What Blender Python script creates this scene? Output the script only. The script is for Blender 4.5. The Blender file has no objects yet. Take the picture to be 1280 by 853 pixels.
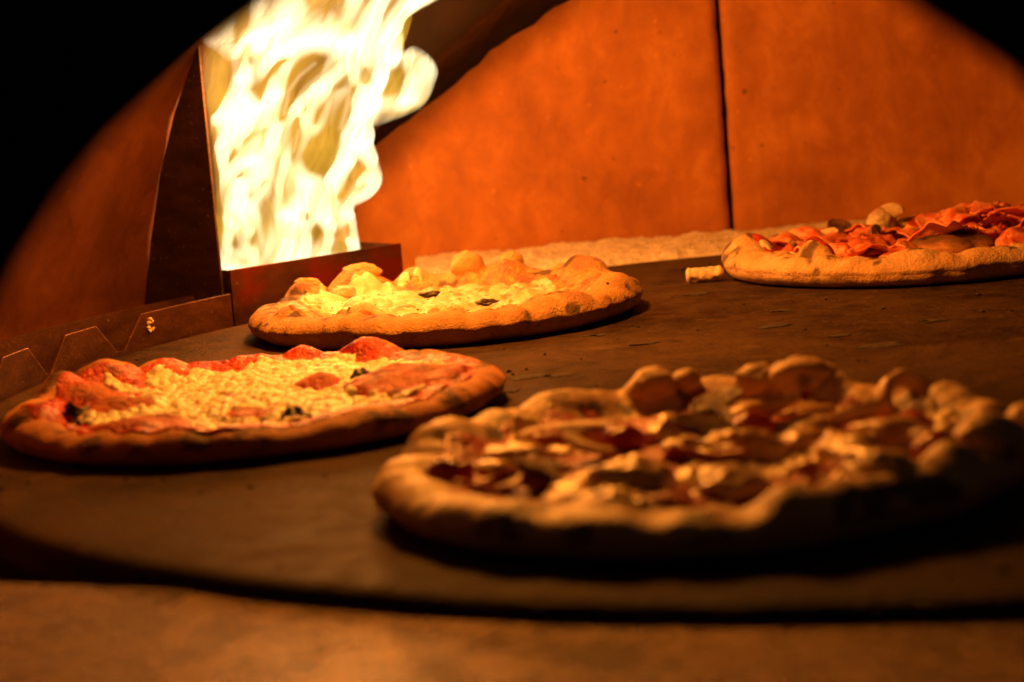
import bpy, bmesh, math, random
import numpy as np
from mathutils import Vector, Matrix, noise as mnoise

# ------------------------------------------------------------------ camera, world, lamps, exposure
scene = bpy.context.scene
COL = scene.collection
cam_data = bpy.data.cameras.new("camera")
camera = bpy.data.objects.new("camera", cam_data)
COL.objects.link(camera)
cam_data.sensor_width = 36.0
cam_data.lens = 80.16
cam_data.clip_start = 0.02
cam_data.clip_end = 50.0
PITCH = math.radians(8.255)
ROLL = math.radians(4.6)
camera.matrix_world = (Matrix.Translation((0, 0, 0.235)) @ Matrix.Rotation(math.pi / 2 - PITCH, 4, 'X')
                       @ Matrix.Rotation(-ROLL, 4, 'Z'))
cam_data.dof.use_dof = True
cam_data.dof.focus_distance = 1.68
cam_data.dof.aperture_fstop = 6.6
scene.camera = camera

world = bpy.data.worlds.new("World")
scene.world = world
world.use_nodes = True
world.node_tree.nodes["Background"].inputs[0].default_value = (1.0, 0.72, 0.36, 1)
world.node_tree.nodes["Background"].inputs[1].default_value = 0.008

scene.view_settings.view_transform = 'Standard'
scene.view_settings.look = 'None'
scene.view_settings.exposure = 0.0
scene.view_settings.gamma = 1.0
scene.render.engine = 'CYCLES'
scene.cycles.use_denoising = True
scene.cycles.max_bounces = 8
scene.cycles.diffuse_bounces = 4
scene.cycles.transparent_max_bounces = 32
scene.cycles.volume_bounces = 0
scene.cycles.sample_clamp_indirect = 6.0

# the light the gas flame gives off: soft spheres of light at the flame, the high one added out of view for its tip
FLAME_LIGHT = (1.0, 0.285, 0.028)
for nm, loc, power, rad in (("flame_light_low", (-0.165, 1.940, 0.10), 1.1, 0.045),
                            ("flame_light_mid", (-0.115, 1.890, 0.19), 3.4, 0.05),
                            ("flame_light_high", (-0.050, 1.590, 0.385), 18.0, 0.045)):
    ld = bpy.data.lights.new(nm, 'POINT')
    ld.energy = power
    ld.color = FLAME_LIGHT
    ld.shadow_soft_size = rad
    lo = bpy.data.objects.new(nm, ld)
    lo.location = loc
    COL.objects.link(lo)

# ------------------------------------------------------------------ helpers
def tag(o, label=None, cat=None, group=None, kind=None):
    if label: o["label"] = label
    if cat: o["category"] = cat
    if group: o["group"] = group
    if kind: o["kind"] = kind
    return o

def empty(name, loc, rz=0.0):
    o = bpy.data.objects.new(name, None)
    COL.objects.link(o)
    o.location = loc
    o.rotation_euler = (0, 0, rz)
    o.empty_display_size = 0.02
    return o

def mesh_obj(name, verts, faces, material, parent=None, smooth=True, attrs=None):
    me = bpy.data.meshes.new(name)
    if isinstance(verts, np.ndarray): verts = verts.tolist()
    if isinstance(faces, np.ndarray): faces = faces.tolist()
    me.from_pydata(verts, [], faces)
    if smooth: me.polygons.foreach_set("use_smooth", np.ones(len(me.polygons), dtype=bool))
    if attrs:
        for k, a in attrs.items():
            at = me.attributes.new(k, 'FLOAT', 'POINT')
            at.data.foreach_set("value", np.asarray(a, dtype=np.float32).ravel())
    me.update()
    if material: me.materials.append(material)
    o = bpy.data.objects.new(name, me)
    COL.objects.link(o)
    if parent: o.parent = parent
    return o

def bm_obj(name, bm, material, parent=None, smooth=False, bevel=0.0):
    bmesh.ops.recalc_face_normals(bm, faces=bm.faces)
    me = bpy.data.meshes.new(name)
    bm.to_mesh(me); bm.free()
    if smooth: me.polygons.foreach_set("use_smooth", np.ones(len(me.polygons), dtype=bool))
    me.materials.append(material)
    o = bpy.data.objects.new(name, me)
    COL.objects.link(o)
    if parent: o.parent = parent
    if bevel:
        m = o.modifiers.new("bevel", 'BEVEL'); m.width = bevel; m.segments = 2; m.limit_method = 'ANGLE'
    return o

def sstep(a, b, x):
    t = np.clip((x - a) / (b - a), 0, 1)
    return t * t * (3 - 2 * t)

class Noise:                                    # vectorised value noise
    def __init__(self, seed):
        r = np.random.RandomState(seed)
        self.p = r.permutation(512); self.v = r.uniform(-1, 1, 512)
    def h(self, i, j, k):
        p = self.p
        return self.v[p[(p[(p[i & 511] + j) & 511] + k) & 511]]
    def n(self, x, y, z=0.0):
        x, y, z = np.broadcast_arrays(np.asarray(x, float), np.asarray(y, float), np.asarray(z, float))
        i, j, k = (np.floor(a).astype(int) for a in (x, y, z))
        fx, fy, fz = x - i, y - j, z - k
        fx, fy, fz = (f * f * f * (f * (f * 6 - 15) + 10) for f in (fx, fy, fz))
        def L(a, b, t): return a + (b - a) * t
        return L(L(L(self.h(i, j, k), self.h(i + 1, j, k), fx), L(self.h(i, j + 1, k), self.h(i + 1, j + 1, k), fx), fy),
                 L(L(self.h(i, j, k + 1), self.h(i + 1, j, k + 1), fx), L(self.h(i, j + 1, k + 1), self.h(i + 1, j + 1, k + 1), fx), fy), fz)
    def f(self, x, y, z=0.0, o=4):
        s, a = 0, 1.0
        for q in range(o):
            s = s + a * self.n(np.asarray(x) * 2 ** q + q * 17.3, np.asarray(y) * 2 ** q + q * 5.1, np.asarray(z) * 2 ** q)
            a *= 0.5
        return s / 1.6
    def worley(self, x, y):                     # distances to nearest and second nearest point
        x = np.asarray(x, float); y = np.asarray(y, float)
        i, j = np.floor(x).astype(int), np.floor(y).astype(int)
        d1 = np.full(x.shape, 9.0); d2 = np.full(x.shape, 9.0); hh = np.zeros(x.shape)
        for a in (-1, 0, 1):
            for b in (-1, 0, 1):
                px = i + a + 0.5 + 0.45 * self.h(i + a, j + b, 3); py = j + b + 0.5 + 0.45 * self.h(i + a, j + b, 7)
                d = np.hypot(px - x, py - y); near = d < d1
                d2 = np.where(near, d1, np.minimum(d2, d))
                hh = np.where(near, self.h(i + a, j + b, 11), hh); d1 = np.where(near, d, d1)
        return d1, d2, hh

# ------------------------------------------------------------------ materials
class Mat:
    def __init__(self, name):
        self.m = bpy.data.materials.new(name); self.m.use_nodes = True
        self.t = self.m.node_tree; self.b = self.t.nodes["Principled BSDF"]
        self.co = None
    def node(self, typ, **kw):
        n = self.t.nodes.new(typ)
        for k, v in kw.items(): setattr(n, k, v)
        return n
    def link(self, a, b): self.t.links.new(a, b)
    def coord(self, scale=(1, 1, 1)):
        if self.co is None: self.co = self.node('ShaderNodeTexCoord')
        mp = self.node('ShaderNodeMapping'); mp.inputs['Scale'].default_value = scale
        self.link(self.co.outputs['Object'], mp.inputs[0]); return mp.outputs[0]
    def noise(self, scale, detail=4, rough=0.55, stretch=(1, 1, 1), dist=0.0):
        n = self.node('ShaderNodeTexNoise'); n.inputs['Scale'].default_value = scale
        n.inputs['Detail'].default_value = detail; n.inputs['Roughness'].default_value = rough
        n.inputs['Distortion'].default_value = dist
        self.link(self.coord(stretch), n.inputs['Vector']); return n.outputs['Fac']
    def ramp(self, fac, stops):
        r = self.node('ShaderNodeValToRGB'); e = r.color_ramp.elements
        while len(e) < len(stops): e.new(0.5)
        for i, (p, c) in enumerate(stops):
            e[i].position = p; e[i].color = (c, c, c, 1) if isinstance(c, (int, float)) else (*c, 1)
        self.link(fac, r.inputs[0]); return r.outputs[0]
    def mix(self, fac, a, b, mode='MIX'):
        n = self.node('ShaderNodeMix', data_type='RGBA', blend_type=mode)
        for s, v in ((n.inputs[0], fac), (n.inputs[6], a), (n.inputs[7], b)):
            if isinstance(v, tuple): s.default_value = (*v, 1)
            elif isinstance(v, (int, float)): s.default_value = v
            else: self.link(v, s)
        return n.outputs[2]
    def math(self, op, a, b=0.0, c=None):
        n = self.node('ShaderNodeMath', operation=op)
        for i, v in enumerate((a, b) if c is None else (a, b, c)):
            if isinstance(v, (int, float)): n.inputs[i].default_value = v
            else: self.link(v, n.inputs[i])
        return n.outputs[0]
    def attr(self, name):
        n = self.node('ShaderNodeAttribute'); n.attribute_name = name; return n.outputs['Fac']
    def color(self, v):
        if isinstance(v, tuple): self.b.inputs['Base Color'].default_value = (*v, 1)
        else: self.link(v, self.b.inputs['Base Color'])
    def rough(self, v):
        if isinstance(v, (int, float)): self.b.inputs['Roughness'].default_value = v
        else: self.link(v, self.b.inputs['Roughness'])
    def set(self, **kw):
        for k, v in kw.items(): self.b.inputs[k.replace('_', ' ')].default_value = v
    def bump(self, h, dist=0.001, strength=1.0):
        n = self.node('ShaderNodeBump'); n.inputs['Distance'].default_value = dist; n.inputs['Strength'].default_value = strength
        self.link(h, n.inputs['Height'])
        nl = self.b.inputs['Normal']
        if nl.links: self.link(nl.links[0].from_socket, n.inputs['Normal'])
        self.link(n.outputs[0], nl)

def simple(name, c1, c2, scale, rough=0.5, bump=0.0, bscale=None, metallic=0.0, spec=0.5, sss=0.0, stretch=(1, 1, 1), lo=0.35, hi=0.65):
    M = Mat(name)
    M.color(M.ramp(M.noise(scale, 5, stretch=stretch), [(lo, c1), (hi, c2)]))
    M.rough(rough); M.set(Metallic=metallic, Specular_IOR_Level=spec)
    if sss:
        M.set(Subsurface_Weight=sss, Subsurface_Scale=0.006); M.b.inputs['Subsurface Radius'].default_value = (1, .5, .2)
    if bump: M.bump(M.noise(bscale or scale * 3, 5), bump)
    return M.m

def dough(name, pale, gold, brown, browning, grain=.0007, rough=.6):
    M = Mat(name)
    n1 = M.noise(45, 4); n2 = M.noise(330, 3)
    f = M.math('ADD', M.math('MULTIPLY', n1, 0.9), M.math('MULTIPLY', n2, 0.35))
    c = M.ramp(f, [(0.5 - browning * .25, pale), (0.72 - browning * .2, gold)])
    c = M.mix(M.attr('bake'), c, M.mix(M.ramp(n1, [(.3, 0.), (.7, 1.)]), gold, brown))
    speck = M.ramp(M.noise(150, 3, .7), [(.66, 0.), (.74, 1.)])
    c = M.mix(M.math('MULTIPLY', speck, .5), c, brown)
    c = M.mix(M.attr('char'), c, (0.03, 0.014, 0.008))
    M.color(c); M.rough(M.ramp(n2, [(.3, rough), (.7, rough + .2)])); M.set(Specular_IOR_Level=0.4)
    M.set(Subsurface_Weight=0.08, Subsurface_Scale=0.003)
    M.bump(M.math('ADD', n2, M.math('MULTIPLY', M.noise(900, 3, .6), .6)), grain)
    return M.m

MT = {}
MT['dough_gold'] = dough('dough_gold', (.72, .56, .32), (.56, .33, .12), (.24, .085, .022), .6, .0016)
MT['dough_red'] = dough('dough_red', (.62, .36, .16), (.50, .22, .07), (.22, .07, .02), .6)
MT['dough_pale'] = dough('dough_pale', (.84, .60, .34), (.70, .42, .18), (.28, .11, .035), .3, .0018)
MT['dough_raw'] = dough('dough_raw', (.86, .70, .46), (.76, .52, .27), (.36, .17, .06), .3, rough=.4)

def sauce(name, c1, c2, dark):
    M = Mat(name)
    n = M.noise(70, 5); n2 = M.noise(260, 4)
    c = M.ramp(n, [(.34, dark), (.5, c1), (.72, c2)])
    bk = M.attr('bake'); c = M.mix(bk, c, M.ramp(n, [(.35, (.16, .045, .012)), (.65, (.40, .15, .04))]))
    M.color(c); M.rough(M.math('ADD', M.ramp(n2, [(.35, .24), (.65, .5)]), M.math('MULTIPLY', bk, .45))); M.set(Specular_IOR_Level=0.4)
    M.bump(n2, 0.0025); return M.m
MT['sauce'] = sauce('sauce', (.46, .026, .005), (.56, .075, .012), (.18, .010, .004))
MT['sauce_light'] = sauce('sauce_light', (.62, .20, .05), (.75, .38, .10), (.40, .08, .02))

def cheese(name, white, cream, brown, thr, rough=.3):
    M = Mat(name)
    n = M.noise(60, 5); n2 = M.noise(500, 3)
    c = M.ramp(n, [(.35, white), (.62, cream)])
    br = M.ramp(M.noise(38, 5, .65), [(thr, 0.), (thr + .10, 1.)])
    c = M.mix(M.math('MULTIPLY', br, .8), c, brown)
    c = M.mix(M.attr('bake'), c, brown)
    M.color(c); M.rough(M.ramp(n, [(.3, rough), (.7, rough + .2)])); M.set(Specular_IOR_Level=0.5)
    M.set(Subsurface_Weight=0.15, Subsurface_Scale=0.004); M.b.inputs['Subsurface Radius'].default_value = (1, .6, .3)
    M.bump(n2, 0.0006); return M.m
MT['cheese_white'] = cheese('cheese_white', (.66, .65, .50), (.60, .50, .28), (.44, .19, .045), .57)
MT['cheese_gold'] = cheese('cheese_gold', (.70, .71, .56), (.64, .58, .37), (.50, .20, .05), .66)
MT['cheese_dull'] = cheese('cheese_dull', (.90, .76, .46), (.84, .62, .30), (.48, .20, .05), .62, .18)

MT['basil'] = simple('basil', (.012, .022, .008), (.035, .05, .015), 120, .4, .0008)
MT['olive'] = simple('olive', (.018, .010, .008), (.05, .028, .018), 150, .3, .0006)
MT['herb'] = simple('herb', (.06, .045, .012), (.14, .09, .02), 200, .7)
MT['ham'] = simple('ham', (.62, .085, .03), (.86, .36, .17), 75, .38, .001, 240, sss=.1)
MT['ham_dark'] = simple('ham_dark', (.42, .06, .025), (.66, .18, .07), 70, .38, .001, 240)
MT['mushroom'] = simple('mushroom', (.50, .34, .18), (.76, .60, .38), 110, .6, .0006, 400)
MT['mushroom_dark'] = simple('mushroom_dark', (.06, .026, .014), (.26, .13, .06), 110, .5, .0006, 400)
MT['onion'] = simple('onion', (.66, .40, .22), (.80, .58, .36), 90, .35, .0004)
MT['tomato'] = simple('tomato', (.36, .03, .012), (.55, .07, .02), 80, .22, .0012)
MT['crumb'] = simple('crumb', (.62, .46, .28), (.80, .66, .46), 160, .8, .001, 500)

def stone(name, dark, light, rough, stains, spec=.05, metallic=0.):
    M = Mat(name)
    n1 = M.noise(7, 6, .6); n2 = M.noise(42, 6, .65); n3 = M.noise(700, 4, .7)
    f = M.math('ADD', M.math('MULTIPLY', n1, .5), M.math('ADD', M.math('MULTIPLY', n2, .38), M.math('MULTIPLY', n3, .22)))
    c = M.ramp(f, [(.42, dark), (.62, light)])
    pits = M.ramp(M.noise(240, 3, .5), [(.685, 0.), (.72, 1.)])
    c = M.mix(M.math('MULTIPLY', pits, .7), c, (.012, .008, .005))
    scorch = M.ramp(M.noise(16, 5, .6, (1, 1, 1), .6), [(.60, 0.), (.70, 1.)])
    c = M.mix(M.math('MULTIPLY', scorch, .55), c, tuple(v * .35 for v in dark))
    flour = M.ramp(M.noise(23, 6, .7, (1, 1.4, 1), .4), [(.58, 0.), (.75, 1.)])
    c = M.mix(M.math('MULTIPLY', flour, .22), c, (.36, .25, .15))
    gr = M.ramp(M.noise(190, 3, .6), [(.58, 0.), (.68, 1.)])
    c = M.mix(M.math('MULTIPLY', gr, .30), c, tuple(min(1, v * 2.2) for v in light))
    if stains:
        wob = M.node('ShaderNodeTexNoise'); wob.inputs['Scale'].default_value = 70; wob.inputs['Detail'].default_value = 4
        M.link(M.coord(), wob.inputs['Vector'])
        for (x, y, rx, ry) in stains:
            mp = M.node('ShaderNodeMapping', vector_type='TEXTURE')
            mp.inputs['Location'].default_value = (x, y, 0); mp.inputs['Scale'].default_value = (rx, ry, 1)
            M.link(M.co.outputs['Object'], mp.inputs[0])
            g = M.node('ShaderNodeVectorMath', operation='LENGTH'); M.link(mp.outputs[0], g.inputs[0])
            d = M.math('ADD', g.outputs['Value'], M.math('MULTIPLY', M.math('SUBTRACT', wob.outputs['Fac'], .5), 2.6))
            c = M.mix(M.ramp(d, [(.55, .85), (.95, 0.)]), c, (.016, .010, .007))
    M.color(c); M.rough(M.ramp(n2, [(.3, rough - .12), (.7, rough + .15)])); M.set(Specular_IOR_Level=spec, Metallic=metallic)
    n4 = M.noise(150, 5, .7)
    M.bump(M.math('ADD', M.math('MULTIPLY', n3, .5), M.math('ADD', M.math('MULTIPLY', n2, .8), n4)), .0022)
    return M.m

def clay(name, light, mid, dark, soot=False):
    M = Mat(name)
    n1 = M.noise(6, 6, .6, (1, 1, .8)); n2 = M.noise(26, 7, .68, (1.15, 1, .85), .5); n3 = M.noise(300, 4, .6)
    f = M.math('ADD', M.math('MULTIPLY', n1, .55), M.math('ADD', M.math('MULTIPLY', n2, .42), M.math('MULTIPLY', n3, .06)))
    c = M.ramp(f, [(.35, dark), (.52, mid), (.70, light)])
    drip = M.ramp(M.noise(60, 5, .6, (1, 1, .09)), [(.58, 0.), (.74, 1.)])
    c = M.mix(M.math('MULTIPLY', drip, .16), c, light)
    pale = M.ramp(M.noise(120, 4, .75, (1, 1, .7)), [(.63, 0.), (.74, 1.)])
    c = M.mix(M.math('MULTIPLY', pale, .5), c, tuple(min(1, v * 1.5) for v in light))
    pit = M.ramp(M.noise(75, 4, .5), [(.70, 0.), (.73, 1.)])
    c = M.mix(M.math('MULTIPLY', pit, .7), c, (.05, .02, .01))
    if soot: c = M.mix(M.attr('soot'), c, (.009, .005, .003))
    M.color(c); M.rough(M.ramp(n2, [(.3, .5), (.7, .8)])); M.set(Specular_IOR_Level=.3)
    M.bump(M.math('ADD', n2, M.math('MULTIPLY', n3, .25)), .0008)
    return M.m

def metal(name, c1, c2, rough, red=None, metallic=.85):
    M = Mat(name)
    n = M.noise(28, 5, .6, (1, 1, 2.5)); n2 = M.noise(420, 4, .6)
    c = M.ramp(n, [(.35, c1), (.68, c2)])
    sp = M.ramp(M.noise(260, 2, .5), [(.70, 0.), (.73, 1.)])
    c = M.mix(M.math('MULTIPLY', sp, .6), c, (.5, .34, .2))
    if red: c = M.mix(M.ramp(M.noise(20, 3, .5, (1, 1, .8)), [(.48, 0.), (.62, 1.)]), c, red)
    M.color(c); M.rough(M.ramp(n2, [(.3, rough - .1), (.7, rough + .12)])); M.set(Metallic=metallic)
    M.bump(n2, .0003); return M.m

TC = (0.26, 1.453)                                # centre of the turning stone
MT['stone'] = stone('stone', (.012, .007, .0036), (.085, .050, .024), .56,
                    [(-.252, 0., .016, .012), (-.076, .137, .016, .012), (-.019, .012, .016, .012), (-.224, -.085, .03, .02), (-.129, -.055, .018, .012), (-.111, .343, .015, .010)])
MT['sill'] = stone('sill', (.045, .026, .011), (.15, .088, .037), .25, [], .4, .8)
MT['clay'] = clay('clay', (.60, .25, .045), (.38, .13, .019), (.20, .057, .008))
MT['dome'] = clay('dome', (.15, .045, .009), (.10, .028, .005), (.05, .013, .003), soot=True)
MT['soot'] = simple('soot', (.006, .005, .004), (.018, .013, .009), 30, .85, .001, 200, spec=.2)
MT['steel'] = metal('steel', (.11, .045, .022), (.22, .10, .055), .40)
MT['steel_hot'] = metal('steel_hot', (.085, .035, .02), (.16, .075, .04), .38, (.26, .03, .012))
MT['shield'] = metal('shield', (.06, .035, .022), (.12, .07, .04), .5)
MT['ash'] = simple('ash', (.60, .50, .36), (.88, .78, .60), 90, .9, .003, 300)
MT['speck'] = simple('speck', (.01, .007, .005), (.06, .04, .025), 300, .9)

# ------------------------------------------------------------------ the oven
def ring_wall(name, r0, r1, z0, z1, a0, a1, n, material, parent=None, center=TC):
    vs, fs = [], []
    for i in range(n + 1):
        a = math.radians(a0 + (a1 - a0) * i / n); c, s = math.cos(a), math.sin(a)
        for r, z in ((r0, z0), (r0, z1), (r1, z1), (r1, z0)):
            vs.append((center[0] + r * c, center[1] + r * s, z))
    for i in range(n):
        k = i * 4
        for j in range(4):
            fs.append((k + j, k + (j + 1) % 4, k + 4 + (j + 1) % 4, k + 4 + j))
    fs.append((0, 1, 2, 3)); k = n * 4; fs.append((k + 3, k + 2, k + 1, k))
    bm = bmesh.new(); me = bpy.data.meshes.new('tmp'); me.from_pydata(vs, [], fs); bm.from_mesh(me); bpy.data.meshes.remove(me)
    return bm_obj(name, bm, material, parent)

# turning baking stone: a thick disc with a worn, bevelled edge
def make_turntable():
    NZ = Noise(5)
    prof = [(0, 0), (.2, 0), (.4, 0), (.56, 0), (.605, 0), (.613, -.0006), (.618, -.003), (.620, -.007), (.620, -.018), (.616, -.022), (.3, -.022), (0, -.022)]
    na = 240; vs, fs = [], []
    for (r, z) in prof:
        for i in range(na):
            a = 2 * math.pi * i / na
            chip = 0.0012 * float(NZ.n(math.cos(a) * 30, math.sin(a) * 30)) if r > .61 else 0
            vs.append(((r + chip) * math.cos(a), (r + chip) * math.sin(a), z))
    for k in range(len(prof) - 1):
        for i in range(na):
            j = (i + 1) % na
            fs.append((k * na + i, k * na + j, (k + 1) * na + j, (k + 1) * na + i))
    bm = bmesh.new(); me = bpy.data.meshes.new('tmp'); me.from_pydata(vs, [], fs); bm.from_mesh(me); bpy.data.meshes.remove(me)
    bmesh.ops.remove_doubles(bm, verts=bm.verts, dist=1e-5)
    o = bm_obj('baking_stone', bm, MT['stone'], smooth=True)
    m = o.modifiers.new('es', 'EDGE_SPLIT'); m.split_angle = math.radians(40)
    o.location = (TC[0], TC[1], 0)
    return tag(o, 'large round dark stone deck that all four pizzas bake on', 'baking stone')
make_turntable()

# floor pan under the stone, and the stone sill at the mouth
bm = bmesh.new()
for x, y in ((-.9, .45), (1.3, .45), (1.3, 2.45), (-.9, 2.45)): bm.verts.new((x, y, -.075))
bm.faces.new(bm.verts)
tag(bm_obj('oven_floor', bm, MT['soot']), kind='structure')

edge = [(-.62, 1.17), (-.40, 1.09), (-.246, 1.035), (-.149, .990), (-.06, .955), (.06, .925), (.26, .91), (.5, .93), (.8, 1.0)]
bm = bmesh.new()
top = [bm.verts.new((x, y, -.008)) for x, y in edge] + [bm.verts.new((.8, .40, -.008)), bm.verts.new((-.62, .40, -.008))]
f = bm.faces.new(top)
ex = bmesh.ops.extrude_face_region(bm, geom=[f])
bmesh.ops.translate(bm, verts=[v for v in ex['geom'] if isinstance(v, bmesh.types.BMVert)], vec=(0, 0, -.06))
sill = bm_obj('mouth_sill', bm, MT['sill'], bevel=.003)
tag(sill, kind='structure')

# front of the oven: black steel plate with the arched mouth
def mouth_plate():
    zz = [-.0075, .05, .10, .149, .175, .193, .208, .218, .229, .240, .250, .256, .260]
    ww = [.214, .206, .195, .172, .156, .142, .127, .1135, .0985, .081, .058, .035, 0.0]
    cx = .018; inner = []
    zs = np.interp(np.linspace(0, 1, 40), np.linspace(0, 1, len(zz)), zz); wsx = np.interp(np.linspace(0, 1, 40), np.linspace(0, 1, len(zz)), ww)
    inner = [(cx - w, z) for w, z in zip(wsx, zs)] + [(cx + w, z) for w, z in list(zip(wsx, zs))[::-1][1:]]
    n = len(inner); outer = []
    for i in range(n):
        a = math.pi * (1 - i / (n - 1)); outer.append((cx + .75 * math.cos(a), -.0075 + .75 * math.sin(a)))
    vs, fs = [], []
    for Y in (.540, .550):                         # the mouth narrows towards the front plate
        for (x, z) in inner: vs.append((x * .844, Y, max(-.0075, .235 + (z - .235) * .844)))
        for (x, z) in outer: vs.append((x, Y, z))
    for i in range(n - 1):
        fs.append((i, i + 1, n + i + 1, n + i))
        fs.append((2 * n + i + 1, 2 * n + i, 3 * n + i, 3 * n + i + 1))
        fs.append((i + 1, i, 2 * n + i, 2 * n + i + 1))
        fs.append((n + i, n + i + 1, 3 * n + i + 1, 3 * n + i))
    fs.append((0, n, 3 * n, 2 * n)); fs.append((n - 1, 3 * n - 1, 4 * n - 1, 2 * n - 1))
    bm = bmesh.new(); me = bpy.data.meshes.new('tmp'); me.from_pydata(vs, [], fs); bm.from_mesh(me); bpy.data.meshes.remove(me)
    o = bm_obj('oven_mouth', bm, MT['soot'])
    return tag(o, 'sooty black arched plate framing the mouth of the oven', 'oven mouth')
mouth_plate()

# dome shell with an arched recess at the back
def dome():
    pz = np.array([-.075, .01, .065, .12, .173, .224, .27, .32, .37, .42, .47, .495]); pr = np.array([.757, .755, .739, .719, .692, .655, .615, .56, .49, .40, .25, 0.02])
    ang = np.array([90, 93, 98, 103.5, 108.7, 112.0, 116.7, 121.6, 126, 130])
    low = np.array([.270, .268, .262, .239, .200, .165, .118, .05, -.05, -.075])
    NZ = Noise(3); vs, fs, soot = [], [], []
    na, nz = 260, 46
    for i in range(na + 1):
        a = 20 + 200 * i / na
        aa = a if a >= 90 else 180 - a
        z0 = float(np.interp(aa, ang, low)) if aa < 130 else -.075
        if z0 > -.05: z0 += .004 * float(NZ.f(a * .8, 1.3)) + .002 * float(NZ.n(a * 4.0, 7.3))
        for k in range(nz + 1):
            z = z0 + (.495 - z0) * (k / nz) ** .9
            r = float(np.interp(z, pz, pr)) + .0015 * float(NZ.f(a * .35, z * 30))
            if aa < 130:                          # the lip runs back to meet the flat wall
                rw = (2.197 - TC[1]) / math.sin(math.radians(a)); w = (1 - float(sstep(0, .09, np.array(z - z0)))) * float(sstep(130, 124, np.array(aa)))
                r = r + (rw - r) * w
            vs.append((TC[0] + r * math.cos(math.radians(a)), TC[1] + r * math.sin(math.radians(a)), z))
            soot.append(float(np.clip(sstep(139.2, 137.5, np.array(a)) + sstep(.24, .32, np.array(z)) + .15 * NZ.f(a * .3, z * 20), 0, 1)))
    for i in range(na):
        for k in range(nz):
            p = i * (nz + 1) + k
            fs.append((p, p + 1, p + nz + 2, p + nz + 1))
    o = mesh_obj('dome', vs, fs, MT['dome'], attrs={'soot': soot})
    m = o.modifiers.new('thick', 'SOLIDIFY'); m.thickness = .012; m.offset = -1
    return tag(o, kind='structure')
dome()

# back wall: two fired clay panels with a dark joint
back = empty('back_wall', (.222, 2.2, -.03)); tag(back, kind='structure')
def panel(x0, x1, seed):
    NZ = Noise(seed); nx, nz = 90, 70; vs, fs = [], []
    for layer in (0, 1):
        for i in range(nx + 1):
            for k in range(nz + 1):
                u, v = i / nx, k / nz
                x = x0 + (x1 - x0) * u; z = .0 + .33 * v
                e = min(min(u, 1 - u) * (x1 - x0), min(v, 1 - v) * .33)
                y = .025 if layer else (.0012 * float(NZ.f(x * 9, z * 9)) + .0025 * max(0, 1 - e / .003) ** 2)
                if not layer:
                    ch = float(NZ.n(z * 60, 3.0 + x0))
                    if u in (0.0, 1.0): x += (.0016 * max(0, ch)) * (1 if u == 0 else -1)
                vs.append((x, y, z))
    N = (nx + 1) * (nz + 1)
    for i in range(nx):
        for k in range(nz):
            p = i * (nz + 1) + k
            fs.append((p, p + nz + 1, p + nz + 2, p + 1)); fs.append((N + p, N + p + 1, N + p + nz + 2, N + p + nz + 1))
    def strip(idx):
        for a, b in zip(idx[:-1], idx[1:]): fs.append((a, b, N + b, N + a))
    strip([k for k in range(nz + 1)]); strip([nx * (nz + 1) + k for k in range(nz, -1, -1)])
    strip([i * (nz + 1) for i in range(nx, -1, -1)]); strip([i * (nz + 1) + nz for i in range(nx + 1)])
    return mesh_obj('panel', vs, fs, MT['clay'], back)
panel(-.62, -.0022, 11); panel(.0022, .62, 12)
bm = bmesh.new()
bmesh.ops.create_cube(bm, size=1, matrix=Matrix.Translation((0, .045, .15)) @ Matrix.Diagonal((1.3, .03, .4, 1)))
bm_obj('joint_backing', bm, MT['soot'], back)

# loose pale ash along the foot of the back wall
def ash():
    NZ = Noise(21); rnd = random.Random(4); vs, fs = [], []
    nx, ny = 420, 26; x0, x1 = -.085, .66
    for i in range(nx + 1):
        x = x0 + (x1 - x0) * i / nx
        yi = TC[1] + math.sqrt(max(.01, .622 ** 2 - (x - TC[0]) ** 2)) + .010 * float(NZ.f(x * 22, .5)) + .004 * float(NZ.n(x * 160, 2.2))
        for k in range(ny + 1):
            v = k / ny; y = yi + (2.1985 - yi) * v
            h = -.004 + min(1, v * 5) * .0065 + .0032 * float(NZ.f(x * 38, y * 38)) + .0013 * float(NZ.n(x * 300, y * 300)) + .004 * v
            if k == 0: h = -.003
            vs.append((x, y, h))
    for i in range(nx):
        for k in range(ny):
            p = i * (ny + 1) + k; fs.append((p, p + ny + 1, p + ny + 2, p + 1))
    bmg = bmesh.new()
    for q in range(420):
        x = rnd.uniform(x0 + .02, x1 - .02); yi = TC[1] + math.sqrt(.612 ** 2 - (x - TC[0]) ** 2)
        y = rnd.uniform(yi - .004, 2.195); s = rnd.uniform(.0006, .0018)
        bmesh.ops.create_icosphere(bmg, subdivisions=1, radius=s, matrix=Matrix.Translation((x, y, .0055 + s * .3)) @ Matrix.Diagonal((1, rnd.uniform(.6, 1.2), rnd.uniform(.5, 1), 1)))
    me = bpy.data.meshes.new('tmp'); bmg.to_mesh(me); bmg.free()
    b = len(vs); vs += [tuple(v.co) for v in me.vertices]; fs += [tuple(b + i for i in p.vertices) for p in me.polygons]
    bpy.data.meshes.remove(me)
    return tag(mesh_obj('ash', vs, fs, MT['ash']), 'pale crumbly ash and flour along the foot of the back wall', 'ash', kind='stuff')
ash()

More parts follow.
